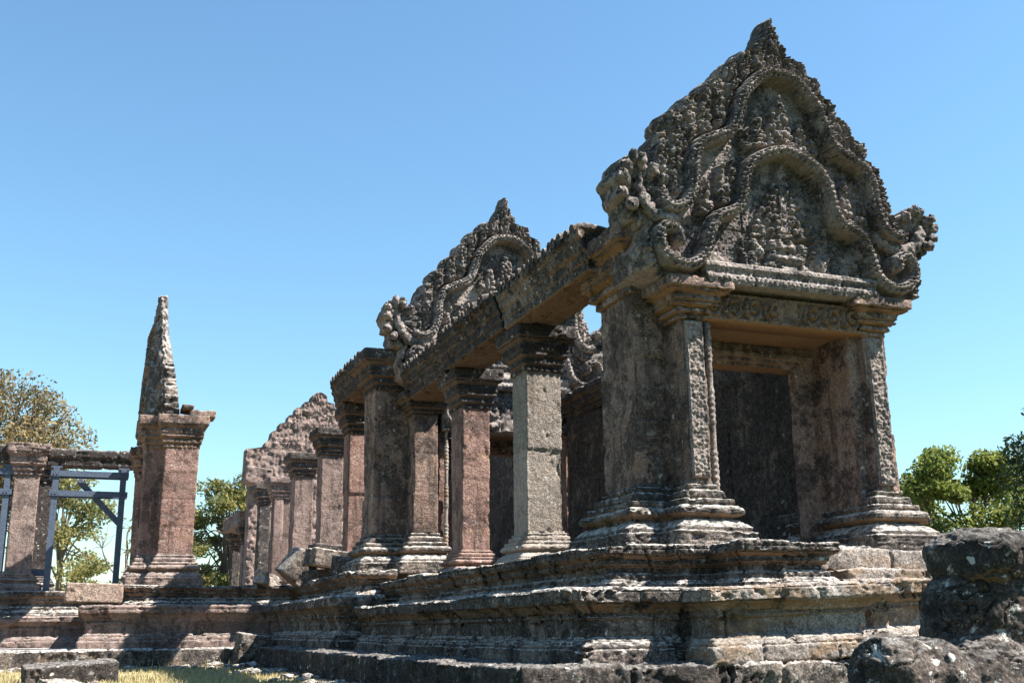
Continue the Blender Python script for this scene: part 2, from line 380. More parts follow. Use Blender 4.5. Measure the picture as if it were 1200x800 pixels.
# ------------------------------------------------------------------ terraces
def floor_poly(mb, pts, z):
    mb.add([(x, y, z) for x, y in pts], [list(range(len(pts)))])
t1 = thing('stone_terrace', (6, 15, GZ), 'long blackened moulded terrace carrying the porch pillars, lit only along its front', 'terrace')
m = MB(); sweep(m, [(5.49, 21.75), (5.49, 11.28), (6.22, 11.28), (6.22, 11.08), (6.66, 11.08), (6.66, 10.42), (7.88, 10.42), (7.88, 11.2), (9.0, 11.2)], prof(PR_UP, .36, Z1), du=.02, dv=.011, joint=.03, blk=.8, course=.42, seed=1, er=.016, chip=.06)
floor_poly(m, [(5.6, 21.9), (5.6, 11.4), (6.8, 11.35), (6.8, 10.6), (7.8, 10.6), (7.8, 11.4), (10.9, 11.4), (11.6, 12), (11.6, 21.9)], Z1-.03)
m.build('upper_tier', M_terr, t1)
m = MB(); sweep(m, [(4.80, 21.4), (4.80, 10.6), (5.99, 10.6)], prof(PR_LO, -.40, .40), du=.022, dv=.012, joint=.035, blk=1.1, course=.34, seed=2, er=.018, chip=.08)
floor_poly(m, [(4.9, 21.4), (4.9, 10.7), (5.85, 10.7), (5.85, 11.2), (6.3, 11.2), (6.3, 21.4)], .37)
m.build('lower_tier', M_terr, t1)
m = MB(); sweep(m, [(3.85, 27.1), (3.85, 9.95), (6.10, 9.95), (6.10, 11)], prof(PR_PL, GZ-.1, -.365), du=.03, dv=.03, joint=.04, blk=1.3, course=.6, seed=3, er=.025, chip=.09)
floor_poly(m, [(4.2, 27), (4.2, 10.2), (6.08, 10.2), (6.08, 11), (6.08, 27)], -.385)
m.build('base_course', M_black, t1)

t1b = thing('stair_landing', (7.3, 10.2, GZ), 'pale sunlit moulded landing below the porch doorway, split from the terrace by a dark gap', 'terrace')
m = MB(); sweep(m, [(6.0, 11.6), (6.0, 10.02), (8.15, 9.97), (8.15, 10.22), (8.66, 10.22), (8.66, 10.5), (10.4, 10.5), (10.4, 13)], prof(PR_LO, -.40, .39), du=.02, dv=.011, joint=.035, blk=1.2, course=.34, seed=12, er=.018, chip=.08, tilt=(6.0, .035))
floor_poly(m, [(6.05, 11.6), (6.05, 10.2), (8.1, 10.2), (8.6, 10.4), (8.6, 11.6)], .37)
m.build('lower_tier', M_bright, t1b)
m = MB(); sweep(m, [(6.14, 11.4), (6.14, 9.9), (10.5, 9.8), (10.5, 13)], prof(PR_PL, GZ-.1, -.37), du=.03, dv=.03, joint=.04, blk=1.3, course=.6, seed=13, er=.025, chip=.09)
m.build('base_course', M_terr, t1b)
m = MB(); box(m, 5.9, 6.3, 10.78, 11.6, -.5, .33, .04, .02, .04, 79); m.build('core_stone', M_black, t1b)
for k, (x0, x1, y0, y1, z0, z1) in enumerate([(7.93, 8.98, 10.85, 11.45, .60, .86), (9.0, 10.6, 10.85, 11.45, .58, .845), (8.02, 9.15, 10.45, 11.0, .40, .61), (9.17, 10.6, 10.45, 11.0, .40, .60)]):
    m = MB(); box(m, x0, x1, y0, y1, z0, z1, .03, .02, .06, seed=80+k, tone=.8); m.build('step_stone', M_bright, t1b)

t2 = thing('stone_terrace', (5, 24, GZ), 'short taller terrace corner under the second gateway, in the middle of the photo', 'terrace')
m = MB(); sweep(m, [(5.0, 28.8), (5.0, 21.7), (5.8, 21.7)], prof(PR_UP, .60, Z2), du=.035, dv=.03, joint=.03, blk=.8, course=.42, seed=21, er=.018, chip=.08)
floor_poly(m, [(5.1, 50), (5.1, 21.8), (11.6, 21.8), (11.6, 50)], Z2-.04); m.build('upper_tier', M_terr, t2)
m = MB(); sweep(m, [(4.35, 29.5), (4.35, 20.9), (5.35, 20.9)], prof(PR_LO, -.40, .62), du=.035, dv=.03, joint=.03, blk=1.0, course=.34, seed=22, er=.018, chip=.07)
floor_poly(m, [(4.45, 28), (4.45, 21.0), (5.35, 21.0), (5.35, 28)], .59); m.build('lower_tier', M_terr, t2)

t3 = thing('stone_terrace', (2, 29, GZ), 'sunlit pinkish terrace below the tall lone pier on the left', 'terrace')
m = MB(); sweep(m, [(.93, 36), (.93, 28.85), (5.0, 28.85)], prof(PR_UP, .60, ZW), du=.04, dv=.03, joint=.03, blk=1.0, course=.42, seed=31, er=.015, chip=.06, carve=1.2)
floor_poly(m, [(1.0, 60), (1.0, 28.95), (5.1, 28.95), (5.1, 60)], ZW-.04); m.build('upper_tier', M_terr, t3)
m = MB(); sweep(m, [(-.05, 34.4), (-.05, 27.9), (5.2, 27.9)], prof(PR_LO, -.42, .62), du=.04, dv=.03, joint=.035, blk=1.3, course=.4, seed=32, er=.018, chip=.07)
floor_poly(m, [(0.02, 34.4), (0.02, 28), (4.4, 28), (4.4, 34.4)], .58); m.build('lower_tier', M_far, t3)
m = MB(); sweep(m, [(-9, 27.2), (3.9, 27.2)], prof(PR_PL, GZ-.1, -.38), du=.045, dv=.035, joint=.04, blk=1.4, course=.6, seed=33, er=.022, chip=.08)
floor_poly(m, [(-9, 27.5), (4.6, 27.5), (4.6, 35), (-9, 35)], -.40); m.build('base_course', M_terr, t3)

t4 = thing('stone_terrace', (-4, 35, GZ), 'terrace at the left edge, set back under the steel-propped pillars', 'terrace')
m = MB(); sweep(m, [(-9, 35.4), (.95, 35.4), (.95, 40)], prof(PR_UP, .45, ZF), du=.045, dv=.035, joint=.03, blk=1.0, course=.42, seed=41, er=.018, chip=.06, carve=1.2)
floor_poly(m, [(-9, 60), (-9, 35.5), (1.05, 35.5), (1.05, 60)], ZF-.03); m.build('upper_tier', M_terr, t4)
m = MB(); sweep(m, [(-9, 34.5), (.6, 34.5), (.6, 40)], prof(PR_LO, -.42, .46), du=.045, dv=.035, joint=.035, blk=1.2, course=.4, seed=42, er=.018, chip=.06)
floor_poly(m, [(-9, 36), (-9, 34.6), (-.2, 34.6), (-.2, 36)], .43); m.build('lower_tier', M_far, t4)

# ------------------------------------------------------------------ pillars and piers
BASE = [(.24, 0), (.25, .02), (.245, .24, 'f'), (.25, .25), (.25, .28), (.22, .29), (.215, .34), (.13, .45), (.10, .46), (.11, .49), (.14, .50), (.17, .53), (.175, .59, 'p'), (.15, .64), (.11, .65), (.11, .67), (.12, .68), (.12, .735), (.07, .745), (.06, .76), (.07, .77), (.065, .86, 'b'), (.03, .87), (.02, .90), (.03, .91), (.03, .95), (0, .96), (0, 1)]
CAP = [(0, 0), (.02, .01), (.02, .11, 'p'), (.0, .12), (.05, .15), (.06, .16), (.055, .27, 'b'), (.03, .28), (.09, .33), (.11, .34), (.11, .39), (.09, .40), (.12, .46), (.12, .60, 'f'), (.17, .66), (.19, .67), (.18, .70), (.215, .73), (.215, .95, 'b'), (.21, 1), (.05, 1)]
def rect(x0, x1, y0, y1): return [(x0, y0), (x1, y0), (x1, y1), (x0, y1)]
def sp(P, z0, z1, k): return [(p[0]*k, z0+(z1-z0)*p[1])+tuple(p[2:]) for p in P]
def pillar(x0, x1, y0, y1, z0, z1, mat, label, seed, bh=.62, ch=.75, k=1.0, res=.025, matcap=None, group='square pillars along the colonnade', capchip=.05, name='stone_pillar'):
    o = thing(name, ((x0+x1)/2, (y0+y1)/2, z0), label, 'pillar', group)
    r = rect(x0, x1, y0, y1)
    m = MB(); sweep(m, r, sp(BASE, z0-.05, z0+bh, k), True, res, res*.6, .012, .05, .0, caps=('top',), seed=seed, smooth=1); m.build('pillar_base', mat, o)
    m = MB(); sweep(m, r, [(-.012, z0+bh-.02), (-.012, z1-ch+.02)], True, res, res*1.4, .014, .035, .018, blk=5, course=(z1-z0-bh-ch)/2.2, seed=seed+1, smooth=1, chipw=.6); m.build('pillar_shaft', mat, o)
    m = MB(); sweep(m, r, sp(CAP, z1-ch, z1, k), True, res, res*.6, .014, capchip, .0, caps=('top', 'bottom'), seed=seed+2, smooth=1); m.build('pillar_capital', matcap or mat, o)
    return o
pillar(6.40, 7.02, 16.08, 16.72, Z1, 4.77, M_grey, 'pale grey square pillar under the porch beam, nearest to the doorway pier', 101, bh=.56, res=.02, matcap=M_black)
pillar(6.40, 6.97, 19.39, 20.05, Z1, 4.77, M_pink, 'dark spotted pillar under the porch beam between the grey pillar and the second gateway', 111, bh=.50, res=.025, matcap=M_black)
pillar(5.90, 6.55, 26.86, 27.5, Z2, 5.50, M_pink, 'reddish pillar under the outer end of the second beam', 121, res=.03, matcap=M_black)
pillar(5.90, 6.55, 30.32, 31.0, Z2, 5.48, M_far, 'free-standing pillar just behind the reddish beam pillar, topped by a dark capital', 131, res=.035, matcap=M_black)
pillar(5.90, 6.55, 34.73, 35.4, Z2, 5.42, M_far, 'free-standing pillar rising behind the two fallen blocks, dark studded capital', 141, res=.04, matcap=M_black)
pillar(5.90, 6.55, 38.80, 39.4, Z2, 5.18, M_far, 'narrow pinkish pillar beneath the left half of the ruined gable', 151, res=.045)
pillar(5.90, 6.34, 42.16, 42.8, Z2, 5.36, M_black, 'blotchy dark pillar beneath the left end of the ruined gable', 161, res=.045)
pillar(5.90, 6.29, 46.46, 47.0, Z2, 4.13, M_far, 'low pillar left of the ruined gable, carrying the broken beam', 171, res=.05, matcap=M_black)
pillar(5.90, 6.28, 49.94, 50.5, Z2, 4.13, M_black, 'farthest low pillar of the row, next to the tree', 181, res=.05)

def pier(name, label, cx, side, x_main, x_pil0, x_pil1, yf, ret, depth, z0, zpil, zmain, mats, seed, res, k=1.0, bh=.85):
    """corner pier of a gateway: a deep main body, with a carved pilaster standing proud of its front; side=-1 left, +1 right of the axis cx"""
    def X(x): return x if side < 0 else 2*cx-x
    def rc(a, b, c, d): a, b = sorted((X(a), X(b))); return rect(a, b, c, d)
    o = thing(name, ((X(x_main)+X(x_pil1))/2, yf+depth/2, z0), label, 'pier', 'corner piers of the gateways')
    red = [(x_main, yf+ret), (x_pil0, yf+ret), (x_pil0, yf), (x_pil1, yf), (x_pil1, yf+depth), (x_main, yf+depth)]
    red = [(X(a), b) for a, b in red]
    if side > 0: red = red[::-1]
    m = MB(); sweep(m, red, sp(BASE, z0-.05, z0+bh, 1.6*k), True, res, res*.6, .012, .05, .0, caps=('top',), seed=seed, smooth=2, carve=1.2); m.build('pier_base', mats[0], o)
    m = MB(); sweep(m, rc(x_main, x_pil1-.01, yf+ret, yf+depth), [(-.01, z0+bh-.02), (-.01, zmain-.83)], True, res, res*1.3, .012, .04, .022, blk=2.5, course=.75, seed=seed+1, smooth=1, chipw=.6)
    sweep(m, rc(x_pil0, x_pil1, yf, yf+ret+.1), [(-.01, z0+bh-.02), (-.01, zpil-.48)], True, res, res*1.3, .010, .03, .02, blk=2.5, course=.85, seed=seed+2, smooth=1, chipw=.62); m.build('pier_shaft', mats[1], o)
    m = MB(); sweep(m, rc(x_pil0, x_pil1, yf, yf+ret+.1), sp(CAP, zpil-.5, zpil, 1.45*k), True, res, res*.6, .012, .05, .0, caps=('top', 'bottom'), seed=seed+3, smooth=1)
    sweep(m, rc(x_main, x_pil1-.02, yf+ret, yf+depth), sp(CAP, zmain-.85, zmain, 1.7*k), True, res, res*.7, .012, .05, .0, caps=('top', 'bottom'), seed=seed+4, smooth=1); m.build('pier_capital', mats[2], o)
    # carved strip down the pilaster front
    a, b = sorted((X(x_pil0), X(x_pil1)))
    if len(mats) > 3: panel(o, 'carved_panel', mats[3], a+.05, b-.04, yf-.012, z0+bh+.04, zpil-.52, res*.6, 'vine', seed)
    return o
def panel(parent, name, mat, x0, x1, y, z0, z1, res, kind, seed, depth=.06):
    nu = max(6, int((x1-x0)/res)); nv = max(6, int((z1-z0)/res))
    U, V = np.meshgrid(np.linspace(x0, x1, nu), np.linspace(z0, z1, nv), indexing='ij')
    P3 = np.stack([U, 0*U+seed, V], -1); wdt = x1-x0; c = (x0+x1)/2
    if kind == 'vine':
        h = .006+.045*blob(P3, .05, seed)*(.45+.55*np.abs(np.sin(math.pi*(V-z0)/.19+2.2*np.abs(U-c)/wdt)))
        x = np.abs(U-c)/(wdt/2); fr = sstep(.80, .84, x); h = h*(1-fr)+.034*fr
    else:
        ph = (U-x0)/(z1-z0)*1.25; fu = ph-np.floor(ph)-.5; fv = (V-z0)/(z1-z0)-.5
        r = np.hypot(fu, fv); th = np.arctan2(fv, fu)
        h = .0+.09*(np.sin(r*26+th)*.5+.5)*(r < .47)+.05*knob(P3, .07, seed)
        cc = np.abs(U-c) < .17; h = np.where(cc, .05+.05*blob(P3*1.0, .14, seed+2), h)
        e = np.minimum(V-z0, z1-V); h = np.where(e < .05, .055+.02*np.abs(np.sin(U*40)), h)
    e = np.minimum(np.minimum(U-x0, x1-U), np.minimum(V-z0, z1-V)); h = h*sstep(-.001, .012, e)-.008*(e < .001)
    h += .008*fbm(P3, 20, 2, seed)
    P = np.stack([U, y-h, V], -1); Q = P.copy(); Q[..., 1] = y+depth
    m = MB(); m.grid(P)
    rim = np.concatenate([P[:, 0], P[-1, 1:], P[::-1, -1][1:], P[0, ::-1][1:-1]]); rb = rim.copy(); rb[:, 1] = y+depth
    m.grid(np.stack([rb, rim], 1), True, False, None, ('bottom',))
    return m.build(name, mat, parent)

CX = 8.55
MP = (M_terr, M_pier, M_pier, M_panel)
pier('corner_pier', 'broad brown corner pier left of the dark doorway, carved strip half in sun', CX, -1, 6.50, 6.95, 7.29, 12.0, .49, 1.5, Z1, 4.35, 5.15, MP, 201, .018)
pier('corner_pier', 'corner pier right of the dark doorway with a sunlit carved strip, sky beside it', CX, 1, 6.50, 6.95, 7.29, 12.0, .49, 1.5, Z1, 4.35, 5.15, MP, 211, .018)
MP2 = (M_terr, M_pier, M_black)
pier('corner_pier', 'left corner pier of the second gateway, in mid photo below its pediment', CX, -1, 5.60, 6.34, 6.90, 22.5, .5, 1.5, Z2, 4.95, 5.93, MP2, 221, .028, .9)
pier('corner_pier', 'right corner pier of the second gateway, mostly hidden behind the inner wall', CX, 1, 5.60, 6.34, 6.90, 22.5, .5, 1.5, Z2, 4.95, 5.93, MP2, 231, .05, .9)

# ------------------------------------------------------------------ door frames
def door(label, cx, yf, z0, zl0, zl1, xo, res, seed, mats):
    o = thing('door_frame', (cx, yf, z0), label, 'door frame', 'door frames of the gateways')
    h = xo                                                   # half width outer
    for s in (-1, 1):
        a, b = sorted((cx+s*(h-.02), cx+s*(h+.22)))
        m = MB(); sweep(m, rect(a, b, yf+.14, yf+1.0), [(0, z0-.03), (0, zl0+.06)], True, res, res*1.5, .012, .02, .012, blk=5, course=1.4, seed=seed+s, smooth=1); m.build('outer_jamb', mats[0], o)
        a, b = sorted((cx+s*(h-.37), cx+s*(h-.005)))
        m = MB(); sweep(m, rect(a, b, yf+.98, yf+1.10), [(0, z0-.03), (0, zl0-.12)], True, res, res*1.5, .01, .02, .0, seed=seed+4+s, smooth=1); m.build('inner_jamb', mats[1], o)
        # turned colonnette beside the jamb
        if s > 0: continue
        zz = np.arange(z0, zl0, .015); rr = .040+.014*np.abs(np.sin(zz*math.pi/.08))*(np.sin(zz*math.pi/.42) > -.3)
        m = MB(); tube(m, [(cx+s*(h+.055), yf+.055, z) for z in zz], rr, 10, 1, True, .006, seed); m.build('colonnette', mats[2], o)
        m = MB(); box(m, *sorted((cx+s*(h+.0), cx+s*(h+.115))), yf+.0, yf+.1, z0-.03, z0+.35, .03, .01, .02, seed+7); m.build('colonnette_base', mats[2], o)
    panel(o, 'lintel', mats[3], cx-h-.16, cx+h+.16, yf+.0, zl0, zl1, res*.6, 'scroll', seed, .35)
    m = MB(); sweep(m, [(cx-h-.1, yf+.36), (cx+h+.1, yf+.36)], [(-.66, zl0+.02), (0, zl0+.02), (0, zl1), (-.66, zl1)], False, res, res, .008, .01, 0, seed=seed+9, caps=('start', 'end'), loop=True, smooth=0, wob=0); m.build('lintel_soffit', mats[0], o)
    zi = zl0-.30
    m = MB(); sweep(m, [(cx-h+.0, yf+.99), (cx+h-.0, yf+.99)], [(-.34, zi), (0.0, zi), (0, zi+.05), (.03, zi+.06), (.03, zi+.12), (.06, zi+.13), (.06, zi+.19), (.02, zi+.21), (.02, zl0+.018), (-.34, zl0+.018)], False, res, .02, .006, .02, 0, seed=seed+10, caps=('start', 'end'), loop=True, smooth=0, wob=0); m.build('inner_lintel', mats[4], o)
    m = MB(); box(m, cx-h+.02, cx+h-.02, yf+.2, yf+1.3, z0-.05, z0+.13, .04, .01, .03, seed+12); m.build('threshold', mats[0], o)
    return o
door('deep dark doorway frame of the near porch, with an ochre soffit and scroll-carved lintel', CX, 12.0, Z1, 3.86, 4.25, 1.13, .022, 301, (M_pier, M_pier, M_panel, M_lintel, M_pier))
door('doorway frame of the second gateway, glimpsed between the colonnade pillars', CX, 22.5, Z2, 4.15, 5.14, 1.40, .045, 321, (M_pink, M_pink, M_bright, M_ped, M_pier))

# ------------------------------------------------------------------ walls
def wall(label, x0, x1, y0, y1, z0, z1, mat, seed, res=.04, name='wall', cor=True):
    o = thing(name, ((x0+x1)/2, (y0+y1)/2, z0), label, 'wall')
    m = MB(); sweep(m, rect(x0, x1, y0, y1), [(0, z0-.03), (0, z1-(.5 if cor else 0)), (-.1, z1-(.5 if cor else 0))], True, res, res, .015, .03, .04, blk=1.2, course=.7, seed=seed, caps=('top',), smooth=1); m.build('wall_face', mat, o)
    if cor:
        m = MB(); sweep(m, rect(x0, x1, y0, y1), sp(CAP, z1-.52, z1, 1.0), True, res, .03, .02, .08, .02, blk=1.0, course=.3, seed=seed+1, caps=('top', 'bottom'), smooth=1); m.build('cornice', M_black, o)
    return o
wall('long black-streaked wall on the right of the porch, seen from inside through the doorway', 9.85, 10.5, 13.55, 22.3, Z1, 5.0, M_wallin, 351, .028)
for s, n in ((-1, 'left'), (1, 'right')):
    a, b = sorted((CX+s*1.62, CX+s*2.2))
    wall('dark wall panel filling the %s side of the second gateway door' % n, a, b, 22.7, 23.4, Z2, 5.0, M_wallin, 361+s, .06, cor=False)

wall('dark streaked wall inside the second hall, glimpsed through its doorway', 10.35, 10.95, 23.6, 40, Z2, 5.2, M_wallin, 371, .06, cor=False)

# ------------------------------------------------------------------ pediments
def seg_dist(u, v, pts):
    """distance to a polyline and arc length of the nearest point"""
    best = np.full(u.shape, 1e9); arc = np.zeros(u.shape); s0 = 0
    for (a, b), (c, d) in zip(pts[:-1], pts[1:]):
        L2 = (c-a)**2+(d-b)**2; t = np.clip(((u-a)*(c-a)+(v-b)*(d-b))/L2, 0, 1)
        dd = np.hypot(u-a-t*(c-a), v-b-t*(d-b)); k = dd < best
        best = np.where(k, dd, best); arc = np.where(k, s0+t*math.sqrt(L2), arc); s0 += math.sqrt(L2)
    return best, arc
def catmull(pts, n=5):
    pts = np.array(pts, float); out = []
    for k in range(len(pts)-1):
        p0, p1, p2, p3 = pts[max(k-1, 0)], pts[k], pts[k+1], pts[min(k+2, len(pts)-1)]
        for q in range(n):
            f = q/n; out.append(.5*((2*p1)+(-p0+p2)*f+(2*p0-5*p1+4*p2-p3)*f*f+(-p0+3*p1-3*p2+p3)*f**3))
    out.append(pts[-1]); return [tuple(p) for p in out]
def inpoly(u, v, pts):
    r = np.zeros(u.shape, bool); n = len(pts)
    for k in range(n):
        (a, b), (c, d) = pts[k], pts[(k+1) % n]
        if b == d: continue
        r ^= ((b > v) != (d > v)) & (u < (c-a)*(v-b)/(d-b)+a)
    return r
OUT = [(.02, 8.40), (.06, 8.32), (.10, 8.21), (.17, 8.08), (.22, 7.97), (.25, 7.85)]
for _u, _v in ((.46, 7.80), (.69, 7.56), (.92, 7.26), (1.15, 6.98), (1.38, 6.68), (1.60, 6.36)):
    OUT += [(OUT[-1][0]-.01, _v+.004), (_u+.00, _v), (_u+.05, _v-.03), (_u+.09, _v-.085), (_u+.112, _v-.16)]
OUT += [(1.74, 6.1), (1.80, 5.9), (1.84, 5.66), (1.92, 5.4), (2.0, 5.2), (2.10, 5.08), (2.18, 4.95), (2.22, 4.7), (2.18, 4.42), (1.95, 4.33), (1.7, 4.28)]
ARCH_O = catmull([(0, 7.46), (.24, 7.42), (.46, 7.22), (.62, 7.02), (.70, 6.75), (.83, 6.48), (1.1, 6.34), (1.33, 6.2), (1.44, 5.95), (1.47, 5.6), (1.60, 5.32), (1.85, 5.25), (2.02, 5.42)])
ARCH_I = catmull([(0.0, 6.30), (.28, 6.22), (.54, 6.05), (.68, 5.8), (.74, 5.5), (.86, 5.32), (1.12, 5.2), (1.26, 4.95), (1.36, 4.64), (1.60, 4.47), (1.88, 4.53), (2.02, 4.75), (1.93, 4.96), (1.76, 4.92), (1.74, 4.80)])
def mirror(pts): return [(-a, b) for a, b in pts[::-1]]+pts[1:]
AO, AI = mirror(ARCH_O), mirror(ARCH_I)
MOUNDS = [(0, 6.35, .26, .80, .16), (.34, 6.35, .15, .45, .12), (-.34, 6.35, .15, .45, .12), (.52, 6.3, .1, .3, .1), (-.52, 6.3, .1, .3, .1), (.98, 5.4, .17, .62, .14), (-.98, 5.4, .17, .62, .14), (1.25, 5.25, .15, .5, .13), (-1.25, 5.25, .15, .5, .13), (.80, 5.62, .09, .48, .1), (-.80, 5.62, .09, .48, .1)]
def relief(u, v, seed):
    P3 = np.stack([u, np.full(u.shape, seed*3.7), v], -1)
    kn = knob(P3*np.array([1, 1, .72])+.02*fbm(P3, 6, 2, seed)[..., None], .070, seed); kn2 = blob(P3, .042, seed+1)
    au = np.abs(u)
    inside = inpoly(u, v, [(a, b) for a, b in AO if b > 5.2]+[(2, 4.0), (-2, 4.0)])
    h = np.full(u.shape, .0)
    # flame leaves outside the outer arch, each with a spine and knobs
    ph = np.where(au < .13, .5+au/.26, (au-.13)/.235); fl = np.abs(np.sin(math.pi*ph))
    flame = .0+.10*fl**.5+.065*kn+.05*knob(P3*np.array([1, 1, .7]), .047, seed+6)
    h = np.where(inside, h, flame)
    # leafy mounds between the arches
    for (a, b, wd, ht, am) in MOUNDS:
        t = (v-b)/ht; wt = wd*np.clip(1-np.clip(t, 0, 1), 0, 1)**.55+1e-4; q = np.abs(u-a)/wt
        k = (t > 0) & (t < 1) & (q < 1) & inside
        h = np.where(k, np.maximum(h, -.01+am*np.sqrt(np.clip(1-q*q, 0, 1))+.085*kn), h)
    fillz = inside & (h < .03); h = np.where(fillz & (fbm(P3, 2.3, 2, seed) > .06) & (v < 6.9), h+.095*kn-.01, h)
    # niche
    nich = inpoly(u, v, [(a, b) for a, b in AI if b > 5.15]+[(.95, 4.6), (-.95, 4.6)])
    t = np.clip((v-5.05)/.95, 0, 1); q = au/(.52*(1-t)**.8+.02)
    tree = np.where((q < 1) & (v > 5.05), .03+.06*(1-q)+.075*knob(P3, .095, seed+4)+.02*kn2, .0)
    tree = np.where((au < .055) & (v > 5.05) & (v < 6.05), .12, tree)
    fig = np.where((v < 5.03) & (v > 4.58) & (au < .68), .02+.10*knob(P3*np.array([1, 1, .8]), .15, seed+8)+.04*kn2, 0)
    seat = np.where((au < .17-.05*np.cos((v-4.6)*20)) & (v < 5.0) & (v > 4.58), .13+.03*np.cos((v-4.6)*40), 0)
    nh = np.maximum(np.maximum(tree, fig), seat)-.03
    h = np.where(nich, nh, h)
    # naga bodies
    for A, r, hh in ((AO, .088, .20), (AI, .085, .21)):
        d, s = seg_dist(u, v, A)
        k = d < r; q = np.clip(d/r, 0, 1)
        body = .09+hh*np.sqrt(np.clip(1-q*q, 0, 1))*.8+.020*np.cos(q*math.pi*3)+.035*np.abs(np.sin(s*math.pi/.075+q*1.6))+.02*kn2
        h = np.where(k, np.maximum(body, .08), np.where(d < r+.035, np.minimum(h, .02), h))
    # bottom moulding between the naga feet
    band = (v < 4.60) & (au < 1.36)
    bz = np.interp(v, [4.28, 4.33, 4.38, 4.42, 4.46, 4.50, 4.56, 4.6], [.20, .22, .22, .17, .17, .22, .2, .12])+.015*np.abs(np.sin(u*math.pi/.07))*((v > 4.33) & (v < 4.48))
    h = np.where(band, bz, h)
    h += .012*fbm(P3, 22, 3, seed)+.022*kn2-.03*sstep(.35, .6, fbm(P3, 1.7, 2, seed+30))
    # cracks between the stacked stones of the pediment
    for zc, ws in ((6.45, .04), (5.98, .04), (5.12, 0)):
        h -= .035*np.exp(-((v-zc-ws*np.round(vnoise(np.stack([u*.9, 0*u, 0*u+zc], -1), 1, 3)*2)/2)/.010)**2)
    for uc, lo, hi in ((-.62, 4.2, 5.5), (.78, 4.2, 5.4), (-.1, 5.98, 6.45), (.9, 5.4, 6.0), (-1.3, 5.1, 6.3)):
        h -= .04*np.exp(-((u-uc)/.010)**2)*((v > lo) & (v < hi))
    return h
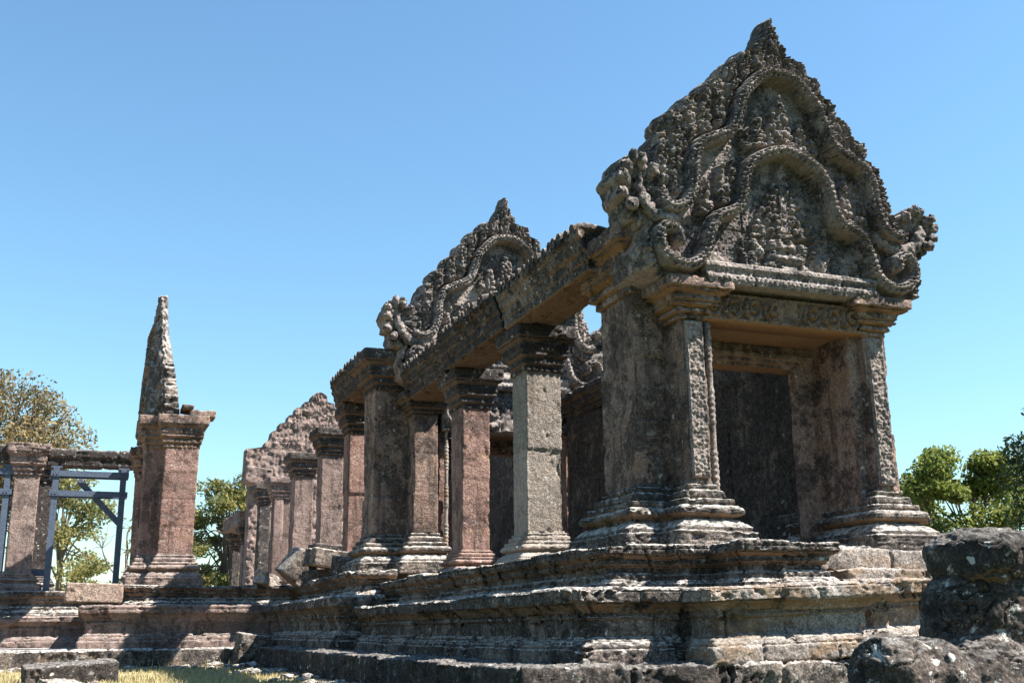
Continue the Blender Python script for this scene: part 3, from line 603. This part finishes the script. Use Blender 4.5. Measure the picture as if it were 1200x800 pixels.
def pediment(name, label, to_world, loc, k, mat, seed, res, T=.55, taper=None, rel=relief, out=OUT, heads=True, bulge=0.0):
    """solid pediment: carved front, thick rim, plain back. k scales the shape about its base; to_world maps (u, v, depth)"""
    o = thing(name, loc, label, 'pediment', 'triangular pediments')
    vs_ = np.array([p[1] for p in out]); us_ = np.array([p[0] for p in out])
    zlo, zhi = vs_.min(), vs_.max()
    v = np.linspace(zlo, zhi, int((zhi-zlo)/res)); o_ = np.argsort(vs_, kind='stable')
    wd = np.maximum(np.interp(v, vs_[o_], us_[o_]), .012)
    # keep the stepped tips: take the widest outline at each height
    for q in range(len(out)-1):
        a, b = out[q], out[q+1]; lo, hi = min(a[1], b[1]), max(a[1], b[1]); kk = (v >= lo) & (v <= hi)
        if hi-lo > 1e-4: wd[kk] = np.maximum(wd[kk], a[0]+(b[0]-a[0])*(v[kk]-a[1])/(b[1]-a[1]))
    r2 = np.random.default_rng(seed)
    wl = wd*np.interp(v, [5.3, 5.6, 5.95, 6.24, 6.69, 7.04, 7.35, 7.8, 8.2], 1+bulge*np.array([0, .06, .12, .15, .24, .17, .14, .1, 0]))*(1+.02*fbm(np.stack([v*0, v*0+seed, v], -1), 3, 2, 1)); wr = wd*(1+.02*fbm(np.stack([v*0+5, v*0+seed, v], -1), 3, 2, 2))
    nu = int(2*us_.max()/res*.8)
    s = np.linspace(-1, 1, nu); W = np.where(s[None] < 0, wl[:, None], wr[:, None])
    Uf = s[None]*W; Vf = np.repeat(v[:, None], nu, 1)
    h = rel(Uf, Vf, seed)
    e = np.minimum((1-np.abs(s))[None]*W, 9); h = h-.09*(1-sstep(0, .07, e))
    Tv = np.full(v.shape, T) if taper is None else np.interp(v, np.linspace(zlo, zhi, len(taper)), taper)
    ns = 7; f = (np.arange(1, ns+1)/ns)
    def side(ue, he, sgn):
        D = he[:, None]*(1-f)[None]+(-Tv)[:, None]*f[None]
        U_ = np.repeat(ue[:, None], ns, 1)
        q = np.stack([U_, D*2, np.repeat(v[:, None], ns, 1)], -1)
        U_ = U_+sgn*(.045*fbm(q, 5, 3, seed+4)+.03*np.sin(f*math.pi)[None])
        return U_, D
    Ur, Dr = side(Uf[:, -1], h[:, -1], 1); Ul, Dl = side(Uf[:, 0], h[:, 0], -1)
    UU = np.concatenate([Uf, Ur, Ul[:, ::-1]], 1); DD = np.concatenate([h, Dr, Dl[:, ::-1]], 1); VV = np.repeat(v[:, None], UU.shape[1], 1)
    P = to_world(UU, VV, DD).transpose(1, 0, 2)
    tn = .5+.5*fbm(np.stack([UU*.8, UU*0, np.floor(VV/.55)*3.3], -1), 1.1, 2, seed).T
    m = MB(); m.grid(P, True, False, tn, ('top', 'bottom')); m.build('carved_gable', mat, o)
    if heads:
        for sg in (-1, 1):
            m = MB(); c0 = np.array([1.86, 5.2]); n = 5
            pl = catmull([(1.62, 5.02), (2.0, 4.93), (2.28, 4.98), (2.42, 5.12), (2.40, 5.26), (2.53, 5.36), (2.50, 5.50), (2.60, 5.66), (2.52, 5.80), (2.47, 5.96), (2.30, 5.98), (2.16, 6.03), (2.02, 5.90), (1.88, 5.82), (1.78, 5.60), (1.68, 5.35)], 4)
            # backing hood: extruded worn outline
            c = np.mean(pl, 0); rings = []
            for dp, kk in ((.04, .55), (.06, .8), (.03, .94), (-.06, 1.0), (-.25, 1.0), (-.42, .98), (-.5, .9)):
                rings.append([(c[0]+(a-c[0])*kk, c[1]+(b-c[1])*kk, dp) for a, b in pl])
            A = np.array(rings).transpose(1, 0, 2)
            A[..., :2] = c+(A[..., :2]-c)*.90; ct = A[:, :1]*.0+np.array([c[0], c[1], .0]); A = np.concatenate([ct, A, ct*0+np.array([c[0], c[1], -.5])], 1)
            # subdivide the rings for knobs
            idx = np.linspace(0, len(A), len(A)*3+1)[:-1]; i0 = idx.astype(int); ff = (idx-i0)[:, None, None]
            A = A[i0]*(1-ff)+A[(i0+1) % len(A)]*ff
            q = A*np.array([sg, 1, 1]); A[..., 2] += .10*knob(q, .09, seed+3)*(A[..., 2] > -.1)-.03
            A[..., :2] += (.03*fbm(q, 7, 2, seed)+.09*(blob(q*np.array([1, 1, .3]), .15, seed+2)-.35))[..., None]*((A[..., :2]-c)/(np.linalg.norm(A[..., :2]-c, axis=-1, keepdims=True)+.05))
            sv = .80 if sg > 0 else 1.0
            A[..., 1] = 4.95+(A[..., 1]-4.95)*sv
            Q = to_world(A[..., 0]*sg, A[..., 1], A[..., 2]+.10*np.clip(A[..., 1]-5.3, 0, 1)*.8)
            m.grid(Q, True, False)
            # the fan of snake necks, bulging heads at the top
            def bend(raw, rads, dz, kn_):
                pw = to_world(np.array([p[0]*sg for p in raw]), np.array([4.95+(p[1]-4.95)*sv for p in raw]), np.array(dz))
                tube(m, pw, [a*k for a in rads], 12, 10, True, .03, seed+int(raw[-1][0]*100), kn_*k)
            # the snake's body turns up into the fan of heads
            bend([(1.50, 5.45), (1.58, 5.24), (1.80, 5.10), (2.06, 5.16), (2.22, 5.38), (2.26, 5.62)], (.085, .09, .095, .095, .085, .06), (.06, .09, .12, .13, .14, .14), .04)
            r3 = np.random.default_rng(seed+sg)
            for (a, b) in ((2.46, 5.18), (2.58, 5.40), (2.60, 5.64), (2.50, 5.84), (2.36, 5.99), (2.18, 6.02), (2.02, 5.86)):
                a += r3.normal(0, .025); b += r3.normal(0, .025); x0, z0 = 2.12, 5.42; t = r3.uniform(.14, .22); a = x0+(a-x0)*.9; b = z0+(b-z0)*.93
                bend([(x0+(a-x0)*.2, z0+(b-z0)*.2), (x0+(a-x0)*.6, z0+(b-z0)*.6), (x0+(a-x0)*.85, z0+(b-z0)*.85), (a, b)], (.045, .06, .085, .04), (.04, .06, .06+t*.5, .02+t), .03)
            m.build('naga_head', mat, o)
    return o
def front(cx, yf, zb, k):
    return lambda u, v, d: np.stack([cx+u*k, yf-d*k, zb+(v-4.28)*k], -1)
pediment('carved_pediment', 'huge nearest pediment crowning the porch doorway, flame border and snake arches, at upper right', front(CX, 11.92, 4.30, 1.0), (CX, 12.3, 4.3), 1.0, M_ped, 5, .0105, taper=(.85, .8, .62, .36, .3, .3), bulge=1.0)
K2 = 1.12
pediment('carved_pediment', 'smaller-looking second pediment rising behind the long beam in mid photo', front(CX-.10, 22.5, 5.1, K2), (CX, 22.9, 5.1), K2, M_ped, 9, .018, taper=(.8, .75, .6, .36, .3, .3), bulge=.35)
def wing(u, v, d):
    near = np.clip(1-(u+2.22*np.clip((8.4-v)/4.1, .02, 1))/1.1, 0, 1)*(1.85-1.3*np.clip((v-4.28)/4.1, 0, 1))*.42*.5          # the front end of the gable is bevelled back
    rough = .09*fbm(np.stack([u*3, d*3, v*3], -1), 1.6, 5, 77)+.13*knob(np.stack([u, d, v], -1), .17, 5)*(v < 5.9)
    return np.stack([1.18-d*.42+(v-4.28)*.03+near*np.clip(1+d*1.2, 0, 1), 32.0+u*1.17-rough*(d < 0), 5.4+(v-4.28)*.97], -1)
pediment('carved_pediment', 'tall pediment seen edge-on as a narrow spike on the left pier', wing, (1.5, 32, 5.4), 1.0, M_terr, 13, .03, taper=(1.85, 1.5, 1.1, .78, .6), heads=False, out=[(.02, 8.40), (.10, 8.36), (.20, 8.22), (.30, 7.95), (.48, 7.7), (.62, 7.4), (.84, 7.12), (1.0, 6.85), (1.2, 6.6), (1.42, 6.3), (1.6, 6.0), (1.78, 5.7), (1.9, 5.4), (2.1, 5.1), (2.2, 4.8), (2.22, 4.5), (2.2, 4.28)])

# ------------------------------------------------------------------ beams
PB = [(-.72, 0), (-.02, 0), (.0, .02), (.0, .14), (.03, .16), (.03, .27), (.07, .31), (.10, .38), (.10, .44), (.15, .50, 'b'), (.15, .60, 'p'), (.06, .63), (-.60, .63), (-.72, .5)]
def beam(label, x, y0, y1, z, seed, mat, res=.028, prof_=PB, dx=0, tilt=0, chip=.08, k=1.0):
    o = thing('roof_beam', (x+.3, (y0+y1)/2, z), label, 'beam', 'stone beams over the colonnade')
    m = MB(); sweep(m, [(x, y1), (x, y0)], [(p[0], z+p[1]*k)+tuple(p[2:]) for p in prof_], False, res, .025, .016, chip, .03, blk=1.6, course=1.2, seed=seed, caps=('start', 'end'), loop=True, smooth=1)
    m.build('beam_stone', mat, o)
    # worn tile ends along the top edge
    m = MB(); r = np.random.default_rng(seed); yy = y0+.15
    while yy < y1-.15:
        rr = r.uniform(.08, .125); 
        if r.uniform() > .12:
            tube(m, [(x-.19+.02*r.normal(), yy, z+.60*k), (x+.0, yy, z+.62*k), (x+.25, yy, z+.62*k+.02*r.normal()), (x+.5, yy, z+.60*k)], [rr*.8, rr, rr*.95, rr*.6], 8, 3, True, .03, seed)
        yy += r.uniform(.16, .25)
    m.build('tile_ends', M_black, o)
    return o
beam('clean-faced beam running back from the near pier to the grey pillar, ochre underside', 6.15, 13.05, 16.33, 4.77, 401, M_terr, chip=.05)
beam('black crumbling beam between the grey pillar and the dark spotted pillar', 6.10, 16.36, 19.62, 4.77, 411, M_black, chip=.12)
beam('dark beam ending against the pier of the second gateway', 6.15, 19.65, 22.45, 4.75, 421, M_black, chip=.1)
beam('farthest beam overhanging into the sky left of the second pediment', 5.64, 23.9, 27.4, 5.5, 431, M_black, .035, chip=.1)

# ------------------------------------------------------------------ left pier under the spike
def wing_pier(label, y0, dirn, seed, res, name='corner_pier'):
    o = thing(name, (1.8, y0, ZW), label, 'pier', 'corner piers of the gateways')
    red = [(1.17, y0+.28), (1.62, y0+.28), (1.62, y0), (2.50, y0), (2.50, y0+1.0), (1.17, y0+1.0)]
    m = MB(); sweep(m, red, sp(BASE, ZW-.05, ZW+.78, 1.1), True, res, res*.8, .012, .04, 0, caps=('top',), seed=seed, smooth=1); m.build('pier_base', M_far, o)
    m = MB(); sweep(m, red, [(-.01, ZW+.75), (-.01, 4.62)], True, res, res, .012, .03, .025, blk=4, course=.72, seed=seed+1, smooth=1, chipw=.6); m.build('pier_shaft', M_pink, o)
    m = MB(); sweep(m, red, sp(CAP, 4.58, 5.42, .95), True, res, res*.8, .014, .06, 0, caps=('top', 'bottom'), seed=seed+2, smooth=1); m.build('pier_capital', M_pier, o)
    return o
wp = wing_pier('tall lone pier on the left, pink front, carrying the spike-like pediment', 29.3, 1, 501, .035)
m = MB(); box(m, 2.2, 2.86, 29.25, 29.9, 5.40, 5.60, .04, .02, .05, 505); box(m, 2.0, 2.3, 29.2, 30.0, 5.58, 5.72, .04, .02, .05, 506); m.build('broken_cornice', M_pier, wp)
wing_pier('dark rear pier half hidden behind the tall lone pier, holding the propped lintel', 34.6, 1, 511, .06)

# ------------------------------------------------------------------ far-left propped colonnade
pillar(-2.26, -1.52, 36.0, 36.6, ZF, 5.55, M_far, 'leftmost pillar between the steel props, broad crumbling capital', 521, bh=.62, ch=.95, res=.045, k=1.2, capchip=.14)
pillar(-1.75, -1.10, 39.2, 39.8, ZF, 5.5, M_black, 'black pillar just behind the leftmost pillar, in shade', 531, res=.06)
def lintel(label, x0, x1, y, z0, z1, seed):
    o = thing('roof_beam', ((x0+x1)/2, y, z0), label, 'beam', 'stone beams over the colonnade')
    m = MB(); sweep(m, [(x0, y), (x1, y)], [(-.6, z0), (0, z0), (0, z0+.22), (.05, z0+.26), (.05, z1-.06), (.0, z1), (-.6, z1)], False, .05, .04, .02, .06, .03, blk=1.4, course=1, seed=seed, caps=('start', 'end'), loop=True, smooth=1); m.build('beam_stone', M_black, o)
lintel('dark lintel spanning the steel frame between the leftmost pillar and the lone pier', -1.35, 1.25, 36.05, 4.93, 5.46, 541)
lintel('dark lintel cut off by the left edge of the photo', -7, -2.1, 36.05, 4.95, 5.52, 542)

def steel(label, x0, x1, seed):
    o = thing('steel_prop_frame', ((x0+x1)/2, 36.2, ZF), label, 'support frame', 'blue-grey steel support frames')
    def bar(a, b, w_, d_, name):
        m = MB(); a = np.array(a, float); b = np.array(b, float); T = b-a; L = np.linalg.norm(T); T /= L
        A = np.cross(T, [0, 1, 0]); A /= np.linalg.norm(A); B = np.array([0, 1., 0])
        s_ = [(-1, -1), (1, -1), (1, 1), (-1, 1)]
        V = [p+A*w_*i+B*d_*j for p in (a, b) for i, j in s_]
        m.add(V, [[3, 2, 1, 0], [4, 5, 6, 7], [0, 1, 5, 4], [1, 2, 6, 5], [2, 3, 7, 6], [3, 0, 4, 7]]); return m.build(name, M_steel, o, smooth=False)
    for y in (36.12, 36.62):
        bar((x0, y, ZF-.02), (x0, y, 4.92), .085, .085, 'post'); bar((x1, y, ZF-.02), (x1, y, 4.92), .085, .085, 'post')
        for z in (4.70, 4.10): bar((x0-.15, y-.10, z), (x1+.15, y-.10, z), .085, .03, 'crossbar')
        bar((x0+.65, y+.09, 4.55), (x1-.02, y+.09, 3.25), .07, .03, 'brace')
    bar((x0-.55, 36.3, 1.75), (x0, 36.3, 1.75), .10, .05, 'foot_rail')
    for x in (x0, x1):
        for y in (36.12, 36.62): bar((x, y, ZF-.02), (x, y, ZF+.03), .17, .15, 'base_plate')
        for z in (4.70, 4.10):
            for dx in (-.045, .045): m = MB(); tube(m, [(x+dx, 36.02, z), (x+dx, 35.97, z)], [.028, .028], 6, 1); m.build('bolt', M_steel, o)
        bar((x-.16, 36.37, 4.90), (x+.16, 36.37, 4.90), .03, .33, 'head_plate')
steel('blue-grey steel prop frame with crossbars left of the tall lone pier', -1.08, .86, 1)
steel('blue-grey steel prop frame half cut off at the left edge of the photo', -4.6, -2.42, 2)

# ------------------------------------------------------------------ ruined gable at the far end
gb = thing('ruined_gable', (8.55, 45, Z2), 'worn pinkish stepped gable wall at the far end of the colonnade', 'gable wall')
GOUT = [(0, 9.62), (.12, 9.58), (.3, 9.45), (.34, 9.2), (.62, 9.15), (.66, 8.95), (.95, 8.9), (1.0, 8.6), (1.25, 8.55), (1.3, 8.25), (1.6, 8.2), (1.64, 7.95), (1.9, 7.85), (1.95, 7.55), (2.15, 7.4), (2.2, 7.2), (2.9, 7.1), (2.92, 6.0), (2.7, 5.9), (2.7, 1.1)]
v = np.arange(1.1, 9.62, .05); wd = np.interp(v, np.array([p[1] for p in GOUT])[::-1], np.array([p[0] for p in GOUT])[::-1]); s = np.linspace(-1, 1, 160)
U = wd[:, None]*s[None]; V = np.repeat(v[:, None], 160, 1); q = np.stack([U, 0*U, V], -1)
h = .035*knob(q, .13, 3)+.09*fbm(q, 4, 4, 3)-.03*np.exp(-((V % 1.24)/.04)**2)+.05*fbm(q, 9, 3, 8)
P = np.stack([8.55+U, 44.8-h, V], -1); B = P.copy(); B[..., 1] = 45.6
m = MB(); m.grid(np.concatenate([P, B[:, ::-1]], 1).transpose(1, 0, 2), True, False, None, ('top', 'bottom')); m.build('gable_stone', M_far, gb)
m = MB(); box(m, 5.55, 6.6, 43.9, 44.9, 5.55, 6.25, .07, .05, .15, 561, rot=Matrix.Rotation(R(8), 3, 'Y')); m.build('loose_cornice_stone', M_far, gb)

def block(label, x, y, z, sx, sy, sz, rot, mat, seed, res=.04, er=.02, chip=.07, rnd=2, group='fallen stone blocks', name='fallen_block'):
    m = MB(); box(m, x-sx/2, x+sx/2, y-sy/2, y+sy/2, z-sz/2, z+sz/2, res, er, chip, seed, rnd, rot)
    o = m.build(name, mat); o.data.transform(Matrix.Translation((-x, -y, -z))); o.location = (x, y, z); return tag(o, label, 'stone block', group)
def eul(x, y, z): return (Matrix.Rotation(R(z), 3, 'Z') @ Matrix.Rotation(R(y), 3, 'Y') @ Matrix.Rotation(R(x), 3, 'X'))
block('broken beam stone lying across the two low far pillars', 6.0, 48.3, 4.42, .9, 4.2, .62, eul(0, 4, 2), M_far, 571, .07, .05, .15)
block('long tilted block lying on the terrace in front of the free-standing pillars', 5.55, 26.6, 1.62, 1.25, .8, .42, eul(2, 7, 8), M_terr, 572)
block('flat block resting behind and above the long tilted block', 6.0, 28.6, 1.92, 1.3, .7, .38, eul(0, 3, 4), M_black, 573)
block('angular upturned block left of the long tilted block', 4.85, 27.6, 1.50, .62, .6, .75, eul(12, 38, 20), M_terr, 574)
block('rough rubble stone under the long tilted block', 5.35, 26.9, 1.24, .8, .6, .34, eul(0, -5, 30), M_black, 575)
block('small pale rubble stone at the left end of the rubble pile', 4.3, 28.9, 1.24, .55, .4, .34, eul(6, 18, 40), M_bright, 576)
block('small dark rubble stone beside the second gateway pier', 5.45, 24.6, 1.32, .5, .7, .45, eul(10, 4, 20), M_black, 577)
block('tan slab balanced on the corner of the left terrace', .22, 28.5, .90, 1.28, .75, .44, eul(0, 1.5, 2), M_slab, 578, .03, .012, .04)
block('dark lichen-covered block lying on the grass at lower left', -.12, 20.6, -.74, 1.45, .9, .50, eul(3, -3, 6), M_black, 579, .03, .03, .08)
block('small pale stone in front of the dark block at lower left', -.25, 19.2, -.86, .6, .45, .3, eul(8, 6, 25), M_bright, 580, .03, .03, .08)
block('smaller pale stone beside the dark block at lower left', .28, 19.0, -.90, .4, .35, .26, eul(4, 16, 60), M_slab, 581, .03, .03, .08)
block('upright rough stone wedged in the inner corner of the left terrace', 3.72, 27.0, -.45, .7, .5, .75, eul(4, 8, 10), M_terr, 582)

# ------------------------------------------------------------------ eroded statue in the foreground
st = thing('weathered_statue', (6.2, 6.7, GZ), 'dark eroded stone statue spotted with white lichen in the right foreground', 'statue')
def lumps(name, L, seed, vox, disp, cut=None):
    m = MB()
    for (c, r, e) in L:
        th = np.linspace(0, 2*math.pi, 36, endpoint=False); ph = np.linspace(-math.pi/2+.02, math.pi/2-.02, 20)
        A, B = np.meshgrid(th, ph, indexing='ij')
        se = lambda x: np.sign(x)*np.abs(x)**e
        D = np.stack([se(np.cos(B)*np.cos(A))*r[0], se(np.cos(B)*np.sin(A))*r[1], se(np.sin(B))*r[2]], -1)
        m.grid(D+np.array(c), True, False, None, ('top', 'bottom'))
    o = m.build(name, M_statue, st)
    md = o.modifiers.new('remesh', 'REMESH'); md.mode = 'VOXEL'; md.voxel_size = vox; md.use_smooth_shade = True
    sm = o.modifiers.new('smooth', 'SMOOTH'); sm.factor = .6; sm.iterations = 12
    dg = bpy.context.evaluated_depsgraph_get(); me = bpy.data.meshes.new_from_object(o.evaluated_get(dg))
    o.modifiers.clear(); o.data = me; me.name = name
    n = len(me.vertices); co = np.empty(n*3); me.vertices.foreach_get('co', co); co = co.reshape(-1, 3); no = np.empty(n*3); me.vertices.foreach_get('normal', no); no = no.reshape(-1, 3)
    co = co+no*(disp*fbm(co+seed, 2.2, 4, seed)+(.45*disp*fbm(co+seed, 9, 4, seed+2)-.5*disp*sstep(.15, .3, fbm(co+seed, 4.5, 4, seed+6))-.55*disp*(np.abs(fbm(co*np.array([1, 1, 1.6])+seed, 3.2, 3, seed+8)) < .02)+.25*disp*fbm(co, 30, 2, 1)))[:, None]
    if cut is not None: co = co+no*cut(co)[:, None]
    me.vertices.foreach_set('co', co.ravel()); me.update()
    if not me.materials: me.materials.append(M_statue)
    for p in me.polygons: p.use_smooth = True
    return o
def statue_cuts(co):
    x, y, z = co.T; wob = .03*fbm(co*np.array([1, 1, .2]), 3, 3, 4)
    zc = .415-.20*sstep(6.15, 5.85, x)+.03*np.sin(x*5)+wob                       # the split under the head slab
    c = .085*np.exp(-((z-zc)/.016)**2)+.05*sstep(zc, zc-.03, z)*sstep(zc-.22, zc-.03, z)
    c += .06*np.exp(-((x-6.60-wob*2)/.02)**2)*(z > .5)
    return -c*(x > 5.72)
lumps('body', [((6.74, 6.68, -.22), (.90, .42, .62), .75), ((6.64, 6.64, .08), (.78, .40, .33), .65), ((6.46, 6.58, .50), (.54, .43, .15), .75), ((6.19, 6.54, .45), (.26, .39, .20), .75), ((6.32, 6.6, .585), (.30, .34, .10), .85), ((6.66, 6.6, .55), (.24, .34, .12), .85), ((6.02, 6.4, -.45), (.40, .34, .36), .85), ((6.40, 6.45, -.7), (.6, .3, .3), .8), ((5.23, 6.40, -.46), (.27, .34, .38), .85), ((5.50, 6.42, -.46), (.36, .34, .36), .9), ((5.3, 6.42, -.8), (.3, .34, .3), .9)], 3, .012, .045)

# ------------------------------------------------------------------ trees
def tree(label, x, y, z0, h, cr, seed, mat, nleaf, leaf, name='tree', trunk_r=.22, crown_base=.35, clump=26, gap=.55, bare=False, group='trees behind the ruins'):
    r = np.random.default_rng(seed)
    o = thing(name, (x, y, z0), label, 'tree', group)
    m = MB(); top = np.array([x+r.normal(0, .3), y, z0+h*.8])
    tube(m, [(x, y, z0-.1), (x+r.normal(0, .1), y, z0+h*.25), (x+r.normal(0, .2), y, z0+h*.5), top], [trunk_r, trunk_r*.8, trunk_r*.55, trunk_r*.2], 9, 4, True, .05, seed)
    cs = []
    zc = z0+h*(crown_base+1)/2; hz = h*(1-crown_base)/2
    for k in range(clump):
        d = r.normal(size=3); d /= np.linalg.norm(d); rad = r.uniform(.35, 1.0)**.5
        c = np.array([x+d[0]*cr*rad, y+d[1]*cr*rad, zc+d[2]*hz*rad*1.0]); cs.append((c, r.uniform(.16, .34)*cr))
        f0 = r.uniform(.3, .75); b = np.array([x, y, z0+h*f0*.8]); mid = (b+c)/2+np.array([0, 0, .08*h*r.uniform(-.3, 1)])+r.normal(0, .1, 3)
        tube(m, [b, mid, c], [trunk_r*.32, trunk_r*.18, trunk_r*.05], 6, 4, False, .02, seed+k)
        for q in range(5 if not bare else 9):
            e = c+r.normal(size=3)*cr*(.24 if bare else .12); md = (mid*.4+c*.6)
            tube(m, [md, (md+e)/2+r.normal(0, .08, 3), e], [trunk_r*.10, trunk_r*.07, trunk_r*.03], 5, 3, False)
    m.build('trunk', M_bark, o)
    if nleaf:
        per = nleaf//clump; C = []; Tn = []
        for c, rad in cs:
            d = r.normal(size=(per, 3)); d /= np.linalg.norm(d, axis=1, keepdims=True)
            p = c+d*rad*(r.uniform(.2, 1.15, (per, 1))**.6)*np.array([1.15, 1.15, .8]); C.append(p); Tn.append(np.clip(r.normal(.5, .22, per)+r.normal(0, .18), 0, 1))
        C = np.concatenate(C); Tn = np.concatenate(Tn)
        keep = fbm(C+seed, 1.6/max(.5, cr*.35), 2, seed) > -.35*(1-gap)*2+(-.1); C = C[keep]; Tn = Tn[keep]; n = len(C)
        a = r.normal(size=(n, 3)); a /= np.linalg.norm(a, axis=1, keepdims=True); b = np.cross(a, r.normal(size=(n, 3))); b /= np.linalg.norm(b, axis=1, keepdims=True)
        L = leaf*r.uniform(.6, 1.3, (n, 1)); W = L*.5
        V = np.stack([C-a*L, C-b*W*.8+a*L*.1, C+a*L, C+b*W+a*L*.1], 1).reshape(-1, 3)
        mb = MB(); mb.add(V, np.arange(n*4).reshape(n, 4), np.repeat(Tn, 4)); mb.build('crown', mat, o, smooth=False)
    return o
L_tan = leafmat('dry_leaves', (.08, .075, .04), (.30, .22, .10)); L_grn = leafmat('fresh_leaves', (.06, .10, .02), (.24, .26, .06), .45)
L_drk = leafmat('dark_leaves', (.018, .035, .018), (.045, .075, .03), .25); L_mid = leafmat('olive_leaves', (.07, .095, .03), (.28, .25, .09), .45)
tree('broad tree with dry tan leaves rising above the left lintel', -4.9, 60, .5, 12.2, 3.9, 601, L_tan, 24000, .11, trunk_r=.32, crown_base=.38, clump=80)
tree('thin-leaved tree showing through the steel frame', -1.2, 56, .5, 7.0, 2.2, 611, L_mid, 6500, .11, trunk_r=.16, crown_base=.15, clump=30)
tree('nearly bare tree with crooked branches beside the lone pier', 1.6, 50, .6, 4.6, 1.5, 621, L_mid, 700, .09, trunk_r=.14, crown_base=.1, clump=14, bare=True)
tree('olive-green tree between the lone pier and the far low pillars', 7.9, 70, .3, 9.4, 2.4, 631, L_mid, 20000, .13, trunk_r=.22, crown_base=.05, clump=60)
tree('low bushy tree on the horizon behind the steel frame', .4, 75, .3, 3.6, 2.2, 641, L_mid, 7000, .12, trunk_r=.15, crown_base=.05, clump=26)
tree('bright yellow-green tree right of the porch', 33.9, 36, -.8, 8.0, 2.8, 651, L_grn, 22000, .13, trunk_r=.16, crown_base=.12, clump=50)
tree('tall dark tree leaning in from the right edge', 32.9, 28, -.8, 8.9, 3.3, 661, L_drk, 22000, .11, trunk_r=.22, crown_base=.08, clump=56)

# ------------------------------------------------------------------ grass
r = np.random.default_rng(3); n = 26000
gxp = r.uniform(-4.5, 4.0, n); gyp = 17+r.uniform(0, 1, n)*10.2
dens = fbm(np.stack([gxp, gyp, 0*gxp], -1), .8, 3, 8); k = (dens > -.2) & ((gxp < 3.7)); gxp, gyp = gxp[k], gyp[k]; n = len(gxp)
tall = (gyp > 26.7) & (r.uniform(size=n) > .86)
hh = np.where(tall, r.uniform(.12, .38, n), r.uniform(.03, .10, n)); az = r.uniform(0, 6.28, n); w_ = .012+0*hh; ln = r.normal(0, .35, (n, 2))*hh[:, None]
b0 = np.stack([gxp, gyp, np.full(n, GZ-.02)], -1); sx_ = np.stack([np.cos(az)*w_, np.sin(az)*w_, 0*w_], -1); tip = b0+np.concatenate([ln, hh[:, None]+.02], 1)
V = np.stack([b0-sx_, b0+sx_, tip], 1).reshape(-1, 3)
mb = MB(); mb.add(V, np.arange(n*3).reshape(n, 3), np.repeat(r.uniform(0, 1, n), 3)); o = mb.build('grass', M_grass, smooth=False)
tag(o, 'short dry yellow-green grass at the foot of the terraces', 'grass', kind='stuff')

r = np.random.default_rng(11); mb = MB()
for k in range(260):
    if k % 2: x, y = r.uniform(-4.5, 3.6), 27.1-abs(r.normal(0, .5))
    else: x, y = 3.75-abs(r.normal(0, .35)), r.uniform(13, 27)
    sz = r.uniform(.03, .11)*(1 if r.uniform() < .85 else 1.8)
    D = r.normal(size=(26, 3)); D /= np.linalg.norm(D, axis=1, keepdims=True)
    import bmesh
    bm = bmesh.new()
    for d in D: bm.verts.new(Vector(d*sz*r.uniform(.8, 1.1)*np.array([1.2, 1, .65])))
    h_ = bmesh.ops.convex_hull(bm, input=bm.verts); bmesh.ops.delete(bm, geom=[e for e in h_['geom_interior'] if isinstance(e, bmesh.types.BMVert)], context='VERTS')
    bm.verts.index_update(); V = np.array([v.co[:] for v in bm.verts])+np.array([x, y, GZ+sz*.3]); F = [[v.index for v in f.verts] for f in bm.faces]; bm.free()
    mb.add(V, F, np.full(len(V), r.uniform()))
o = mb.build('rubble', M_terr, smooth=False); tag(o, 'loose stone chips scattered along the foot of the base course', 'rubble', kind='stuff')
